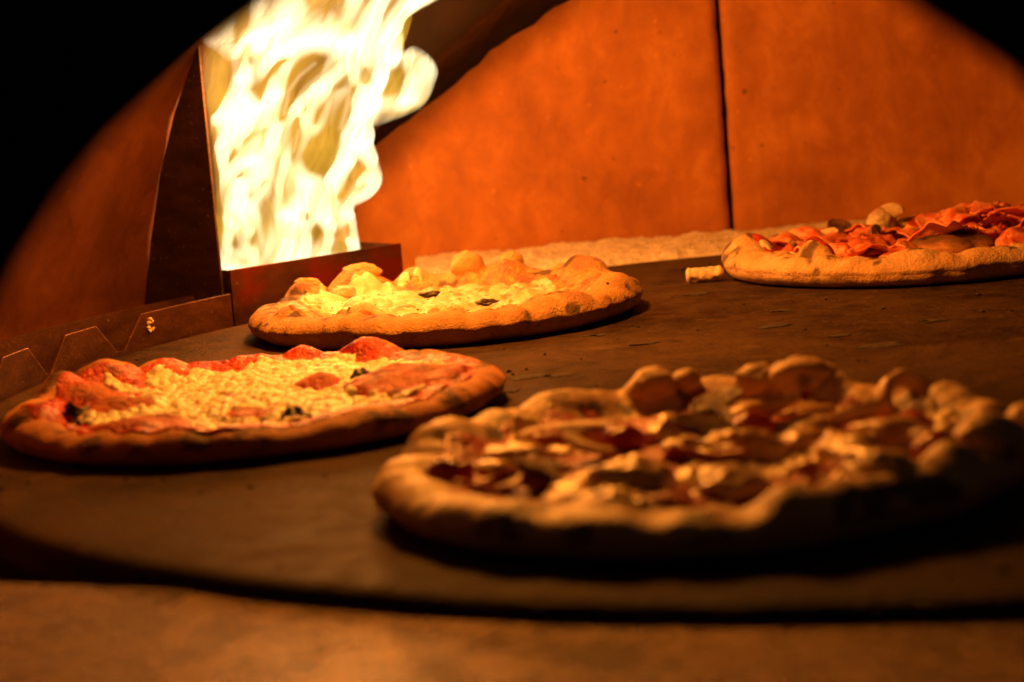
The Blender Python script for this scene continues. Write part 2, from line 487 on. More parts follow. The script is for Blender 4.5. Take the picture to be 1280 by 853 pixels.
# steel bands round the stone at the left: a plain outer band and an inner ring of cut tabs
outer_band = ring_wall('outer_band', .689, .692, -.075, .019, 138.5, 214, 60, MT['steel'])
tag(outer_band, 'plain low steel band behind the tabbed guard at the left', 'band')
guard = empty('tabbed_guard', (TC[0], TC[1], -.02)); tag(guard, 'low steel ring of trapezoid tabs along the left edge of the stone', 'guard')
ring_wall('ring', .6245, .6275, -.02, .0, 141.0, 208, 60, MT['steel'], None).parent = guard
bpy.data.objects['ring'].location = (-TC[0], -TC[1], .0)
bpy.data.objects['ring'].matrix_parent_inverse = Matrix.Identity(4)
def tab(b0, b1, t0, t1, h=.0445):
    vs, fs = [], []; n = 10
    for r in (.6245, .6275):
        for i in range(n + 1):
            u = i / n
            for (a, z) in ((b0 + (b1 - b0) * u, .019), (t0 + (t1 - t0) * u, h)):
                a = math.radians(a); vs.append((r * math.cos(a), r * math.sin(a), z))
    N = 2 * (n + 1)
    for i in range(n):
        p = 2 * i
        fs += [(p, p + 1, p + 3, p + 2), (N + p + 2, N + p + 3, N + p + 1, N + p), (p + 1, N + p + 1, N + p + 3, p + 3), (p, p + 2, N + p + 2, N + p)]
    fs += [(0, N, N + 1, 1), (2 * n, 2 * n + 1, N + 2 * n + 1, N + 2 * n)]
    bm = bmesh.new(); me = bpy.data.meshes.new('tmp'); me.from_pydata(vs, [], fs); bm.from_mesh(me); bpy.data.meshes.remove(me)
    return bm_obj('tab', bm, MT['steel'], guard, bevel=.0006)
tab(141.0, 153.2, 141.0, 150.8)
for k in range(5):
    o = 9.1 * k
    tab(153.8 + o, 162.6 + o, 156.2 + o, 160.1 + o)
# fix heights of ring child: local z
bpy.data.objects['ring'].location.z = .02

# burner tray
P0 = Vector((-.228, 1.878)); P1 = Vector((-.090, 1.990))
E1 = (P1 - P0).normalized(); N1 = Vector((-E1.y, E1.x)); LEN = (P1 - P0).length
tray = empty('burner_tray', (P0.x, P0.y, -.02), math.atan2(E1.y, E1.x)); tag(tray, 'open reddish steel burner tray the flame rises from', 'burner')
def tray_box(name, x0, x1, y0, y1, z0, z1, material):
    bm = bmesh.new()
    bmesh.ops.create_cube(bm, size=1, matrix=Matrix.Translation(((x0 + x1) / 2, (y0 + y1) / 2, (z0 + z1) / 2)) @ Matrix.Diagonal((x1 - x0, y1 - y0, z1 - z0, 1)))
    return bm_obj(name, bm, material, tray, bevel=.0005)
tray_box('front_plate', 0, LEN, 0, .0025, 0, .0605, MT['steel_hot'])
tray_box('side_plate', 0, .0025, .003, .118, 0, .0600, MT['steel'])
tray_box('side_plate', LEN - .0025, LEN, .003, .118, 0, .0600, MT['steel'])
tray_box('rear_plate', 0, LEN, .1185, .121, 0, .0600, MT['steel'])
tray_box('bottom_plate', .003, LEN - .003, .003, .118, .0, .003, MT['steel'])
for k in range(2): 
    bm = bmesh.new()
    bmesh.ops.create_cone(bm, cap_ends=True, segments=16, radius1=.007, radius2=.007, depth=LEN - .02, matrix=Matrix.Translation((LEN / 2, .04 + .035 * k, .014)) @ Matrix.Rotation(math.pi / 2, 4, 'Y'))
    bm_obj('burner_pipe', bm, MT['steel'], tray)

# upright shield plate beside the flame, cut to the curve of the dome
def shield():
    D = Vector((P0.x - TC[0], P0.y - TC[1])).normalized(); S = Vector((-D.y, D.x))
    zs = [-.02, .01, .065, .12, .173, .210, .226]; ss = [.108, .106, .090, .070, .043, .018, .0085]
    base = Vector((P0.x, P0.y)) + D * .0065; vs, fs = [], []
    for off in (-.0012, .0012):
        for z, s in zip(zs, ss):
            p = base + S * (off + .004); q = base + D * (s - .0065) + S * (off + .004)
            vs.append((p.x, p.y, z)); vs.append((q.x, q.y, z))
    n = len(zs); N = 2 * n
    for i in range(n - 1):
        p = 2 * i
        fs += [(p, p + 2, p + 3, p + 1), (N + p, N + p + 1, N + p + 3, N + p + 2), (p, N + p, N + p + 2, p + 2), (p + 1, p + 3, N + p + 3, N + p + 1)]
    fs += [(0, 1, N + 1, N), (N - 2, 2 * N - 2, 2 * N - 1, N - 1)]
    bm = bmesh.new(); me = bpy.data.meshes.new('tmp'); me.from_pydata(vs, [], fs); bm.from_mesh(me); bpy.data.meshes.remove(me)
    return tag(bm_obj('heat_shield', bm, MT['shield'], bevel=.0004), 'tall dark steel plate standing along the left side of the flame', 'shield')
shield()

# ------------------------------------------------------------------ flame: glowing gas of uneven thickness
FQ = Vector((-.26896, 1.92847)); FE = Vector((.92718, .37461)); FN = Vector((-.37461, .92718))
OUT = [(154.4, 25.5), (155.6, 38.1), (153.9, 60.1), (152.3, 74.3), (159.3, 77.8), (169.4, 82.4), (179.9, 91.8), (182.2, 100.0), (180.0, 106.7), (176.7, 117.7), (171.7, 130.1), (170.0, 140.1), (168.3, 150.7), (173.1, 160.6), (177.2, 177.3), (186.8, 196.8), (189.8, 208.6), (188.2, 223.3), (187.3, 232.0), (198.6, 239.7), (216.4, 247.6), (227.3, 258.5), (228.4, 272.7), (198.3, 286.1), (156.7, 282.4), (114.4, 292.6), (74.0, 290.2), (55.9, 280.2), (49.8, 259.3), (49.6, 240.3), (44.1, 229.2), (40.5, 221.8), (38.3, 211.6), (38.3, 199.2), (36.2, 187.5), (28.8, 172.3), (22.9, 165.5), (25.4, 143.7), (31.2, 108.7), (31.2, 67.4), (30.2, 29.7)]
WING = [(7.6, 234.0), (9.4, 238.3), (15.2, 244.2), (34.0, 253.5), (50.3, 261.8), (61.9, 271.0), (65.1, 219.8), (45.1, 212.3), (37.0, 211.7), (32.3, 210.8), (23.0, 219.3), (12.7, 225.9)]
CURL = [(170.4, 144.2), (184.7, 147.0), (199.1, 150.6), (211.8, 155.7), (217.5, 163.5), (220.4, 177.0), (222.1, 187.1), (218.1, 196.2), (209.1, 204.4), (198.2, 211.3), (190.5, 209.2), (181.4, 206.6), (172.2, 198.0), (164.9, 185.1), (162.2, 168.4), (164.6, 151.0)]
TONG = [(198.6, 240.3), (199.8, 229.1), (195.5, 216.2), (190.6, 208.5), (186.0, 203.6), (178.1, 210.9), (182.5, 236.9), (192.2, 246.0)]
GLOW = [(152.6, 22.2), (154.1, 38.3), (152.5, 60.3), (150.9, 74.5), (159.4, 79.2), (169.5, 83.7), (178.4, 92.0), (180.7, 100.2), (177.3, 111.2), (170.3, 130.3), (168.6, 140.2), (168.8, 145.1), (184.6, 148.4), (198.9, 152.0), (210.1, 157.2), (216.0, 164.3), (218.9, 177.1), (219.9, 187.3), (216.7, 195.7), (208.6, 203.1), (198.4, 209.3), (190.6, 208.5), (187.3, 232.0), (198.8, 238.4), (213.7, 246.5), (224.4, 258.7), (221.4, 271.9), (195.2, 282.5), (157.1, 278.6), (114.8, 287.6), (75.6, 286.3), (49.1, 260.6), (34.1, 252.3), (15.2, 242.9), (9.0, 233.9), (13.3, 226.5), (15.4, 210.9), (21.6, 164.2), (30.2, 101.8), (28.8, 29.8)]
HOLES = [([(34.8, 251.6), (47.9, 257.6), (49.7, 239.0), (43.9, 233.1), (38.9, 225.1), (36.3, 223.4), (35.5, 238.2)], 0.95), ([(7.6, 234.0), (10.1, 238.2), (32.8, 252.4), (35.5, 251.5), (35.2, 244.6), (18.3, 233.1)], 0.7), ([(50.4, 226.2), (52.8, 220.8), (48.1, 208.2), (44.4, 200.6), (42.8, 205.4), (44.9, 216.3)], 0.95), ([(53.6, 217.5), (56.8, 210.7), (54.9, 207.6), (52.8, 209.1)], 0.9), ([(87.9, 209.5), (75.0, 206.0), (66.6, 196.1), (56.7, 189.1), (55.5, 185.8), (60.8, 179.4), (65.9, 174.9), (70.8, 185.2), (76.9, 197.9)], 1), ([(112.7, 213.4), (124.2, 209.9), (122.2, 199.4), (110.7, 185.7), (98.8, 174.7), (92.3, 167.2), (87.3, 158.2), (80.2, 158.8), (83.1, 178.8), (86.2, 193.8), (93.7, 205.8), (103.0, 211.6)], 1), ([(105.1, 175.5), (107.4, 173.3), (105.9, 164.6), (103.3, 162.1), (102.2, 167.0)], 0.9), ([(128.6, 182.9), (120.9, 172.7), (115.2, 163.7), (112.5, 153.8), (115.5, 152.1), (122.4, 163.1), (129.9, 176.0), (137.8, 183.4), (133.4, 185.1)], 0.97), ([(139.1, 192.7), (131.8, 186.6), (126.7, 180.3), (136.5, 182.2), (140.2, 188.6)], 0.9), ([(150.8, 189.7), (152.4, 195.6), (155.8, 197.3), (159.7, 193.7), (161.0, 187.5), (159.4, 182.2), (155.9, 181.2), (152.0, 184.2)], 0.9), ([(150.9, 180.9), (148.3, 169.6), (148.2, 156.0), (141.7, 139.3), (138.6, 125.7), (135.1, 115.5), (126.4, 105.8), (119.2, 105.8), (107.9, 110.5), (102.9, 120.1), (103.7, 129.1), (110.0, 139.6), (117.5, 144.4), (126.0, 154.6), (131.9, 169.0), (138.2, 179.3), (142.0, 184.4)], 1), ([(177.0, 193.6), (186.9, 195.4), (192.6, 189.6), (192.9, 180.0), (191.0, 170.6), (184.1, 167.1), (173.8, 168.0), (170.5, 172.4), (173.9, 181.7)], 0.97), ([(170.5, 157.3), (183.3, 160.3), (198.4, 156.2), (207.2, 156.8), (199.0, 151.3), (184.6, 147.7), (171.1, 144.1)], 0.9), ([(153.9, 124.8), (158.3, 117.4), (168.0, 108.6), (164.0, 103.3), (156.7, 97.0), (148.3, 86.7), (142.1, 82.4), (135.8, 85.9), (140.9, 93.7), (147.7, 105.0), (152.0, 113.8)], 0.97), ([(154.3, 87.4), (156.2, 91.4), (164.0, 96.2), (166.1, 94.6), (161.9, 89.5)], 0.7), ([(23.4, 156.0), (27.4, 158.3), (28.5, 150.1), (26.1, 142.2)], 0.95), ([(43.0, 138.5), (45.4, 132.8), (39.4, 126.5), (38.5, 130.1)], 0.9), ([(53.7, 121.6), (49.1, 117.3), (44.4, 112.9), (50.8, 112.2), (53.4, 114.7)], 0.9), ([(48.9, 144.8), (59.0, 150.6), (70.1, 153.6), (70.3, 150.2), (61.4, 146.3), (51.1, 142.5)], 0.6), ([(97.8, 159.9), (100.9, 156.9), (103.1, 146.4), (101.7, 136.2), (98.3, 124.1), (94.8, 123.0), (91.9, 133.7), (91.6, 147.5), (94.4, 157.5)], 0.95), ([(80.4, 124.5), (84.0, 113.7), (82.8, 99.7), (82.1, 86.0), (79.0, 69.0), (73.4, 55.8), (69.9, 42.3), (68.2, 32.1), (62.6, 32.8), (66.0, 53.2), (65.2, 67.1), (64.0, 83.1), (66.2, 91.1), (73.9, 97.2), (78.7, 107.2)], 0.92), ([(57.3, 94.8), (62.7, 101.2), (70.1, 108.8), (72.4, 106.5), (65.5, 98.1), (58.5, 92.6)], 0.75), ([(43.2, 66.8), (45.8, 57.5), (44.5, 52.2), (39.1, 54.2), (39.6, 59.6)], 0.95), ([(60.7, 64.1), (60.6, 55.9), (56.6, 52.2), (54.3, 57.9)], 0.95), ([(32.4, 86.5), (34.4, 84.9), (33.6, 69.9), (31.5, 70.1)], 0.8), ([(39.0, 81.7), (41.1, 81.4), (39.7, 67.8), (38.3, 68.0)], 0.7), ([(105.0, 75.9), (109.3, 75.5), (109.4, 69.2), (105.1, 69.7)], 0.85), ([(87.7, 69.5), (91.3, 69.1), (90.1, 56.7), (86.5, 57.1)], 0.6), ([(116.3, 65.0), (122.2, 58.7), (121.7, 53.2), (114.7, 48.4), (111.3, 51.5), (109.2, 59.5)], 1), ([(146.3, 65.2), (149.1, 55.7), (148.5, 49.5), (144.8, 49.2), (142.5, 56.5)], 0.9), ([(130.0, 56.4), (141.3, 59.4), (141.7, 48.1), (145.2, 37.9), (125.3, 37.4), (128.7, 49.6)], 0.95), ([(44.9, 41.7), (52.7, 41.5), (54.3, 35.8), (45.0, 35.5)], 0.6), ([(94.0, 275.2), (130.4, 266.4), (133.2, 235.4), (129.2, 232.4), (120.2, 240.2), (104.7, 243.3), (97.3, 249.6)], 0.93), ([(140.8, 228.3), (138.9, 233.6), (143.8, 249.5), (149.7, 268.3), (158.4, 264.5), (156.9, 251.8), (150.8, 242.5), (144.8, 230.6)], 0.88), ([(168.2, 238.0), (168.6, 247.7), (176.1, 263.3), (187.2, 259.3), (181.1, 250.1), (174.8, 242.7)], 0.75)]
FIL = [([(85.5, 163.7), (89.1, 182.3), (98.1, 194.1), (110.0, 203.1)], 3), ([(95.4, 173.7), (105.7, 186.2), (115.0, 193.4)], 2.5), ([(99.4, 148.2), (95.7, 129.9)], 2.5), ([(141.7, 187.1), (142.5, 163.3), (139.6, 146.4)], 5), ([(44.0, 182.2), (44.9, 214.9), (47.4, 230.9)], 3)]

def flame_mat(name, color, strength):
    m = bpy.data.materials.new(name); m.use_nodes = True; t = m.node_tree; t.nodes.clear()
    out = t.nodes.new('ShaderNodeOutputMaterial'); e = t.nodes.new('ShaderNodeEmission')
    e.inputs[0].default_value = (*color, 1); e.inputs[1].default_value = strength
    t.links.new(e.outputs[0], out.inputs['Volume']); return m
MT['flame_core'] = flame_mat('flame_core', (1, .80, .45), 74)
MT['flame_glow'] = flame_mat('flame_glow', (1, .52, .04), 23)

def smooth_poly(P, n=4):                         # closed Catmull-Rom through the outline
    P = np.array(P, float) / 1000; out = []
    for i in range(len(P)):
        a, b, c, d = P[i - 1], P[i], P[(i + 1) % len(P)], P[(i + 2) % len(P)]
        for k in range(n):
            t = k / n
            out.append(.5 * ((2 * b) + (c - a) * t + (2 * a - 5 * b + 4 * c - d) * t * t + (3 * b - a - 3 * c + d) * t ** 3))
    return np.array(out)
def sdf(poly, X, Z):                             # signed distance, positive inside; also nearest boundary point
    best = np.full(X.shape, 9.0); bx = np.zeros(X.shape); bz = np.zeros(X.shape); inside = np.zeros(X.shape, bool)
    for i in range(len(poly)):
        a, b = poly[i - 1], poly[i]; e = b - a; L = max(1e-12, e @ e)
        t = np.clip(((X - a[0]) * e[0] + (Z - a[1]) * e[1]) / L, 0, 1)
        qx, qz = a[0] + t * e[0], a[1] + t * e[1]; d = np.hypot(X - qx, Z - qz); m = d < best
        best = np.where(m, d, best); bx = np.where(m, qx, bx); bz = np.where(m, qz, bz)
        if a[1] != b[1]:
            cond = ((a[1] > Z) != (b[1] > Z)) & (X < (b[0] - a[0]) * (Z - a[1]) / (b[1] - a[1]) + a[0])
            inside ^= cond
    return np.where(inside, best, -best), bx, bz

def flame_sheet(name, outline, material, parent, thick, round_w, holes, fils, depth, seed, slits=0, step=.0012, soft=.0026, vary=.66):
    NZ = Noise(seed); poly = smooth_poly(outline)
    lo, hi = poly.min(0) - step * 2, poly.max(0) + step * 2
    xs = np.arange(lo[0], hi[0], step); zs = np.arange(lo[1], hi[1], step)
    X, Z = np.meshgrid(xs, zs, indexing='ij')
    d, bx, bz = sdf(poly, X, Z); ins = d > 0
    u = np.clip(d / round_w, 0, 1); T = u ** .8
    wx = X + .012 * NZ.n(X * 25, Z * 18); rid = 1 - np.abs(NZ.f(wx * 70 - Z * 22, Z * 20, o=3))
    T = T * (1 - vary + vary * 1.7 * rid ** 2.5 + .35 * vary * NZ.f(X * 45, Z * 22))
    for h, dep in holes:
        hp = smooth_poly(h); l2, h2 = hp.min(0) - .012, hp.max(0) + .012
        if h2[0] < lo[0] or l2[0] > hi[0] or h2[1] < lo[1] or l2[1] > hi[1]: continue
        hd, _, _ = sdf(hp, X, Z)
        size = math.sqrt(abs(float(np.sum(hp[:, 0] * np.roll(hp[:, 1], 1) - hp[:, 1] * np.roll(hp[:, 0], 1)))) / 2)
        sf = soft * min(2.2, max(.6, size / .012)) * (1.1 + .95 * NZ.n(X * 38 + 9, Z * 38)) * 1.5
        T = T * (1 - dep * sstep(-sf, sf * .7, hd))
    rs = random.Random(seed)
    for q in range(slits):                        # thin dark gaps between the strands of gas
        sx, sz = rs.uniform(lo[0], hi[0]), rs.uniform(max(.05, lo[1]), hi[1]); cv = rs.uniform(-14, 14); L = rs.uniform(.012, .034); w = rs.uniform(.0007, .0016); dep = rs.uniform(.45, .9)
        an = math.radians(90 - 38 * min(1, max(0, sz - .08) / .12) + rs.uniform(-16, 16))
        px, pz = X - sx, Z - sz; al = px * math.cos(an) + pz * math.sin(an); ac = -px * math.sin(an) + pz * math.cos(an) - cv * al * al - .0012 * np.sin(al * 130)
        tp = np.clip(1 - (al / L) ** 2, 0, 1)
        T = T * (1 - dep * np.exp(-(ac / (w * (.3 + tp))) ** 2) * tp)
    for pts, w in fils:
        pts = np.array(pts) / 1000
        dd = np.full(X.shape, 9.0)
        for a, b in zip(pts[:-1], pts[1:]):
            e = b - a; t = np.clip(((X - a[0]) * e[0] + (Z - a[1]) * e[1]) / (e @ e), 0, 1)
            dd = np.minimum(dd, np.hypot(X - a[0] - t * e[0], Z - a[1] - t * e[1]))
        T = np.maximum(T, .16 * np.exp(-(dd / (w * .0006)) ** 2) * (d > .003))
    T = np.maximum(T, .002) * thick * .5
    X = np.where(ins, X, bx); Z = np.where(ins, Z, bz)
    C = depth + .014 * NZ.f(X * 14, Z * 10, 3.3) - .55 * np.maximum(0, Z - .10)
    cell = ins[:-1, :-1] | ins[1:, :-1] | ins[:-1, 1:] | ins[1:, 1:]
    use = np.zeros(ins.shape, bool)
    for a in (0, 1):
        for b in (0, 1): use[a:a + cell.shape[0], b:b + cell.shape[1]] |= cell
    fi = np.full(ins.shape, -1); fi[use] = np.arange(use.sum()); n = use.sum()
    both = use & ins; bi = fi.copy(); bi[both] = n + np.arange(both.sum())
    def pos(off, sel):
        c = C[sel] + off
        return np.stack([FQ.x + FE.x * X[sel] + FN.x * c, FQ.y + FE.y * X[sel] + FN.y * c, Z[sel]], 1)
    front = pos(np.where(ins, -T, 0)[use], use); backv = pos(T[both], both)
    I, K = np.nonzero(cell)
    F = np.stack([fi[I, K], fi[I + 1, K], fi[I + 1, K + 1], fi[I, K + 1]], 1)
    B = np.stack([bi[I, K], bi[I, K + 1], bi[I + 1, K + 1], bi[I + 1, K]], 1)
    base = np.array([FQ.x, FQ.y, 0.0])
    return mesh_obj(name, np.concatenate([front, backv]) - base, np.concatenate([F, B]), material, parent)

flame = empty('flame', (FQ.x, FQ.y, 0)); tag(flame, 'tall white hot gas flame roaring above the burner tray', 'flame')
flame_sheet('flame_glow', GLOW, MT['flame_glow'], flame, .024, .006, [], [], .004, 31, slits=20, step=.002, vary=.5)
flame_sheet('flame_body', OUT, MT['flame_core'], flame, .026, .006, HOLES, FIL, 0.0, 32, slits=70)
flame_sheet('flame_tongue', WING, MT['flame_core'], flame, .02, .008, HOLES, FIL, -.004, 33, slits=6)
flame_sheet('flame_tongue', CURL, MT['flame_core'], flame, .024, .007, HOLES, FIL, .006, 34, slits=5)
flame_sheet('flame_tongue', TONG, MT['flame_glow'], flame, .02, .004, [], [], .012, 35)

def flame_roll():                                # the tip of the flame rolling along under the dome
    P = [Vector((-.17, 1.965, .24)), Vector((-.15, 1.90, .29)), Vector((-.12, 1.78, .345)), Vector((-.10, 1.64, .375)), Vector((-.085, 1.50, .388)), Vector((-.075, 1.40, .385))]
    rad = [.012, .018, .028, .030, .022, .004]; n, m = 40, 16; V, fs = [], []; NZ = Noise(36)
    for i in range(n + 1):
        t = i / n * (len(P) - 1); k = min(int(t), len(P) - 2); f = t - k
        c = P[k].lerp(P[k + 1], f); rr = rad[k] * (1 - f) + rad[k + 1] * f
        for j in range(m):
            a = 2 * math.pi * j / m; q = rr * (1 + .3 * float(NZ.n(i * .3, math.cos(a) * 1.5, math.sin(a) * 1.5)))
            V.append((c.x + 1.5 * q * math.cos(a) - FQ.x, c.y - FQ.y, c.z + .7 * q * math.sin(a)))
    for i in range(n):
        for j in range(m): fs.append((i * m + j, (i + 1) * m + j, (i + 1) * m + (j + 1) % m, i * m + (j + 1) % m))
    fs.append(tuple(range(m))); fs.append(tuple(n * m + j for j in range(m - 1, -1, -1)))
    return mesh_obj('flame_tongue', V, fs, MT['flame_glow'], flame)
flame_roll()

# ------------------------------------------------------------------ pizzas
class Pizza:
    def __init__(self, name, loc, R, rim_h, rim_w, base_h, seed, label, bubbles=(), dents=(), dough='dough_gold', bake=.3, wob=.02, rim_var=.22):
        self.N = Noise(seed); self.R, self.rim_h, self.rim_w, self.base_h = R, rim_h, rim_w, base_h
        self.bub, self.dents, self.wob, self.rim_var = bubbles, dents, wob, rim_var
        self.root = empty(name, (loc[0], loc[1], 0.0006)); tag(self.root, label, 'pizza', 'pizzas baking on the stone deck')
        self.rnd = random.Random(seed); self.dough = dough; self.bake = bake
        self.crust()
    def Ro(self, th):
        c, s = np.cos(th), np.sin(th)
        return self.R * (1 + self.wob * self.N.f(c * 1.6 + 5, s * 1.6) + .006 * self.N.n(c * 9, s * 9))
    def rh(self, th):
        c, s = np.cos(th), np.sin(th)
        return self.rim_h * (1 + self.rim_var * self.N.f(c * 3.2 + 2, s * 3.2 + 8, o=3) + .09 * self.N.n(c * 13, s * 13))
    def lumps(self, x, y):
        z = np.zeros(np.shape(x))
        for (bx, by, br, bh) in self.bub:
            d2 = ((x - bx) ** 2 + (y - by) ** 2) / (br * br) * (1 + .25 * self.N.n(x * 60 + bx * 99, y * 60))
            z = np.maximum(z, bh * np.maximum(0, 1 - d2) ** .8)
        for (bx, by, br, bh) in self.dents:
            z = z - bh * np.exp(-((x - bx) ** 2 + (y - by) ** 2) / (br * br))
        return z
    def inner(self, x, y):                        # surface height inside the crest of the rim
        r = np.hypot(x, y); th = np.arctan2(y, x); Ro, rh = self.Ro(th), self.rh(th); a = self.rim_w * .5
        u = np.clip((Ro - a - r) / (self.rim_w * .85), 0, 1)
        z = self.base_h + (rh - self.base_h) * (1 - sstep(0, 1, u)) ** 1.1
        z = z + .0028 * self.N.f(x * 30, y * 30) * np.clip(u * 1.5, .15, 1)
        return z + self.lumps(x, y)
    def H(self, x, y):
        r = np.hypot(x, y); th = np.arctan2(y, x); Ro, rh = self.Ro(th), self.rh(th); a = self.rim_w * .5
        q = np.clip((r - (Ro - a)) / a, 0, 1)
        out = rh * (.48 + .52 * np.sqrt(1 - q * q)) + self.lumps(x, y) * np.sqrt(1 - q * q)
        return np.where(r > Ro - a, out, self.inner(x, y))
    def crust(self):
        na, ns, ni = 420, 22, 74
        th = np.linspace(0, 2 * np.pi, na, endpoint=False); Ro, rh = self.Ro(th), self.rh(th); a = self.rim_w * .5
        rows = []
        for k in range(ns + 1):
            ph = -np.pi / 2 + np.pi * k / ns; cp = abs(np.cos(ph)) ** .8
            r = Ro - a + a * cp * (1 if ph > 0 else .93); z = rh * (.48 + .52 * np.sin(ph)) if ph > 0 else rh * .48 * (1 + np.sin(ph))
            x, y = r * np.cos(th), r * np.sin(th)
            f = .0016 * self.N.f(x * 70, y * 70, z * 70) + .0035 * self.N.f(x * 22, y * 22, z * 40, o=2)
            w = np.cos(ph) ** 2
            x, y = (r + f * w) * np.cos(th), (r + f * w) * np.sin(th)
            z = z + (self.lumps(x, y) * max(0, np.sin(ph)) ** .6 + f * .4 * max(0, np.sin(ph)))
            rows.append(np.stack([x, y, np.maximum(z, 0.0)], 1))
        for k in range(1, ni + 1):
            r = (Ro - a) * (1 - k / ni) + 1e-4
            x, y = r * np.cos(th), r * np.sin(th)
            rows.append(np.stack([x, y, self.inner(x, y) + .0006 * self.N.f(x * 90, y * 90)], 1))
        V = np.concatenate(rows); n = len(rows); fs = []
        idx = np.arange(na); jdx = (idx + 1) % na
        for k in range(n - 1):
            fs.append(np.stack([k * na + idx, k * na + jdx, (k + 1) * na + jdx, (k + 1) * na + idx], 1))
        F = np.concatenate(fs).tolist(); F.append(list(range(na - 1, -1, -1)))
        x, y, z = V[:, 0], V[:, 1], V[:, 2]; rr = np.hypot(x, y) / self.R
        lum = self.lumps(x, y)
        topness = sstep(.45, 1.0, z / (self.rim_h * 1.05))
        bake = np.clip(self.bake * (.45 + .9 * self.N.f(x * 26, y * 26, z * 26)) + .5 * self.bake * topness + 14 * np.maximum(lum, 0), 0, 1)
        ch = self.N.f(x * 62 + 3, y * 62, z * 62) + .12 * self.N.f(x * 25, y * 25, z * 25)
        char = sstep(.23, .36, ch + 12 * np.maximum(0, lum - .006)) * sstep(.2, .7, z / self.rim_h) * .8 + .75 * sstep(.006, .0, z) * sstep(-.1, .35, self.N.f(x * 30, y * 30))
        self.crust_obj = mesh_obj('crust', V, F, MT[self.dough], self.root, attrs={'bake': bake, 'char': np.clip(char, 0, 1)})
    def layer(self, name, material, mask, lump, step=.0012, rmax=.95, parent=None, bake=None):
        L = np.arange(-self.R, self.R + step, step); X, Y = np.meshgrid(L, L, indexing='ij')
        th = np.arctan2(Y, X); lim = self.Ro(th) * rmax
        ins = np.hypot(X, Y) < lim
        m = mask(X, Y) - 7 * sstep(rmax - .12, rmax - .03, np.hypot(X, Y) / self.Ro(th)); Zs = self.H(X, Y) + lump(X, Y, m)
        keep = ins & (m > -.35)
        cell = keep[:-1, :-1] & keep[1:, :-1] & keep[:-1, 1:] & keep[1:, 1:]
        use = np.zeros(keep.shape, bool)
        for a in (0, 1):
            for b in (0, 1): use[a:a + cell.shape[0], b:b + cell.shape[1]] |= cell
        idx = np.full(keep.shape, -1); idx[use] = np.arange(use.sum())
        I, K = np.nonzero(cell)
        F = np.stack([idx[I, K], idx[I + 1, K], idx[I + 1, K + 1], idx[I, K + 1]], 1)
        V = np.stack([X[use], Y[use], Zs[use]], 1)
        bk = bake(X, Y)[use] if bake else np.zeros(len(V))
        return mesh_obj(name, V, F, material, parent or self.root, attrs={'bake': np.clip(bk, 0, 1)})
    def z(self, x, y): return float(self.H(np.array([x]), np.array([y]))[0])
    def edge_mask(self, width, amp, freq, seed):
        NZ = Noise(seed)
        def m(X, Y):
            r = np.hypot(X, Y); th = np.arctan2(Y, X)
            return (self.Ro(th) - self.rim_w * width - r) / .012 + amp * NZ.f(X * freq, Y * freq)
        return m
    # pieces that lie on the pizza
    def lump(self, name, x, y, size, material, rot=0., dz=0., seed=0, rough=.18, freq=1.7, tilt=(0, 0), sub=4, attrs=True, tip=0.):
        bm = bmesh.new(); bmesh.ops.create_icosphere(bm, subdivisions=sub, radius=1)
        NZ = Noise(seed + 100); co = np.array([v.co[:] for v in bm.verts])
        d = 1 + rough * NZ.f(co[:, 0] * freq + 4, co[:, 1] * freq, co[:, 2] * freq) + rough * .25 * NZ.n(co[:, 0] * 6, co[:, 1] * 6, co[:, 2] * 6)
        co = co * d[:, None] * np.array(size)
        me = bpy.data.meshes.new(name); F = [[v.index for v in f.verts] for f in bm.faces]; bm.free()
        top = sstep(-.2, 1.0, co[:, 2] / size[2])
        o = mesh_obj(name, co, F, material, self.root, attrs={'bake': .55 * top + .25 * NZ.f(co[:, 0] * 90, co[:, 1] * 90), 'char': np.clip(sstep(.42, .62, NZ.f(co[:, 0] * 60 + 7, co[:, 1] * 60, co[:, 2] * 60)) * .7 + tip * sstep(.25, .9, co[:, 2] / size[2] + .35 * NZ.f(co[:, 0] * 110, co[:, 1] * 110)), 0, 1)} if attrs else None)
        o.location = (x, y, self.z(x, y) + dz); o.rotation_euler = (tilt[0], tilt[1], rot); return o
    def sheet(self, name, x, y, w, l, material, rot=0., fold=.006, seed=0, dz=.003, tilt=(0, 0), thick=.0014, waves=2.2):
        NZ = Noise(seed + 300); nu, nv = 30, 22
        U, Vv = np.meshgrid(np.linspace(-.5, .5, nu), np.linspace(-.5, .5, nv), indexing='ij')
        ed = 1 + .22 * NZ.n(U * 5 + 3, Vv * 5)
        k = np.maximum(np.abs(U), np.abs(Vv)) * 2; rr = np.hypot(U, Vv) * 2; q = np.where(rr > 1e-6, k / np.maximum(rr, 1e-6), 1) ** .7
        X = U * w * ed * q; Y = Vv * l * ed * q
        Zz = fold * (np.sin(U * 6.28 * waves * .45 + 2.2 * NZ.n(Vv * 1.6 + 2, U * 1.2)) * .8 + .7 * NZ.f(U * 2.4, Vv * 2.4, o=2)) - 6 * (U * w) ** 2
        V = np.stack([X, Y, Zz], 2).reshape(-1, 3); fs = []
        for i in range(nu - 1):
            for j in range(nv - 1):
                p = i * nv + j; fs.append((p, p + nv, p + nv + 1, p + 1))
        o = mesh_obj(name, V, fs, material, self.root)
        m = o.modifiers.new('thick', 'SOLIDIFY'); m.thickness = thick; m.offset = 0
        o.location = (x, y, self.z(x, y) + dz); o.rotation_euler = (tilt[0], tilt[1], rot); return o
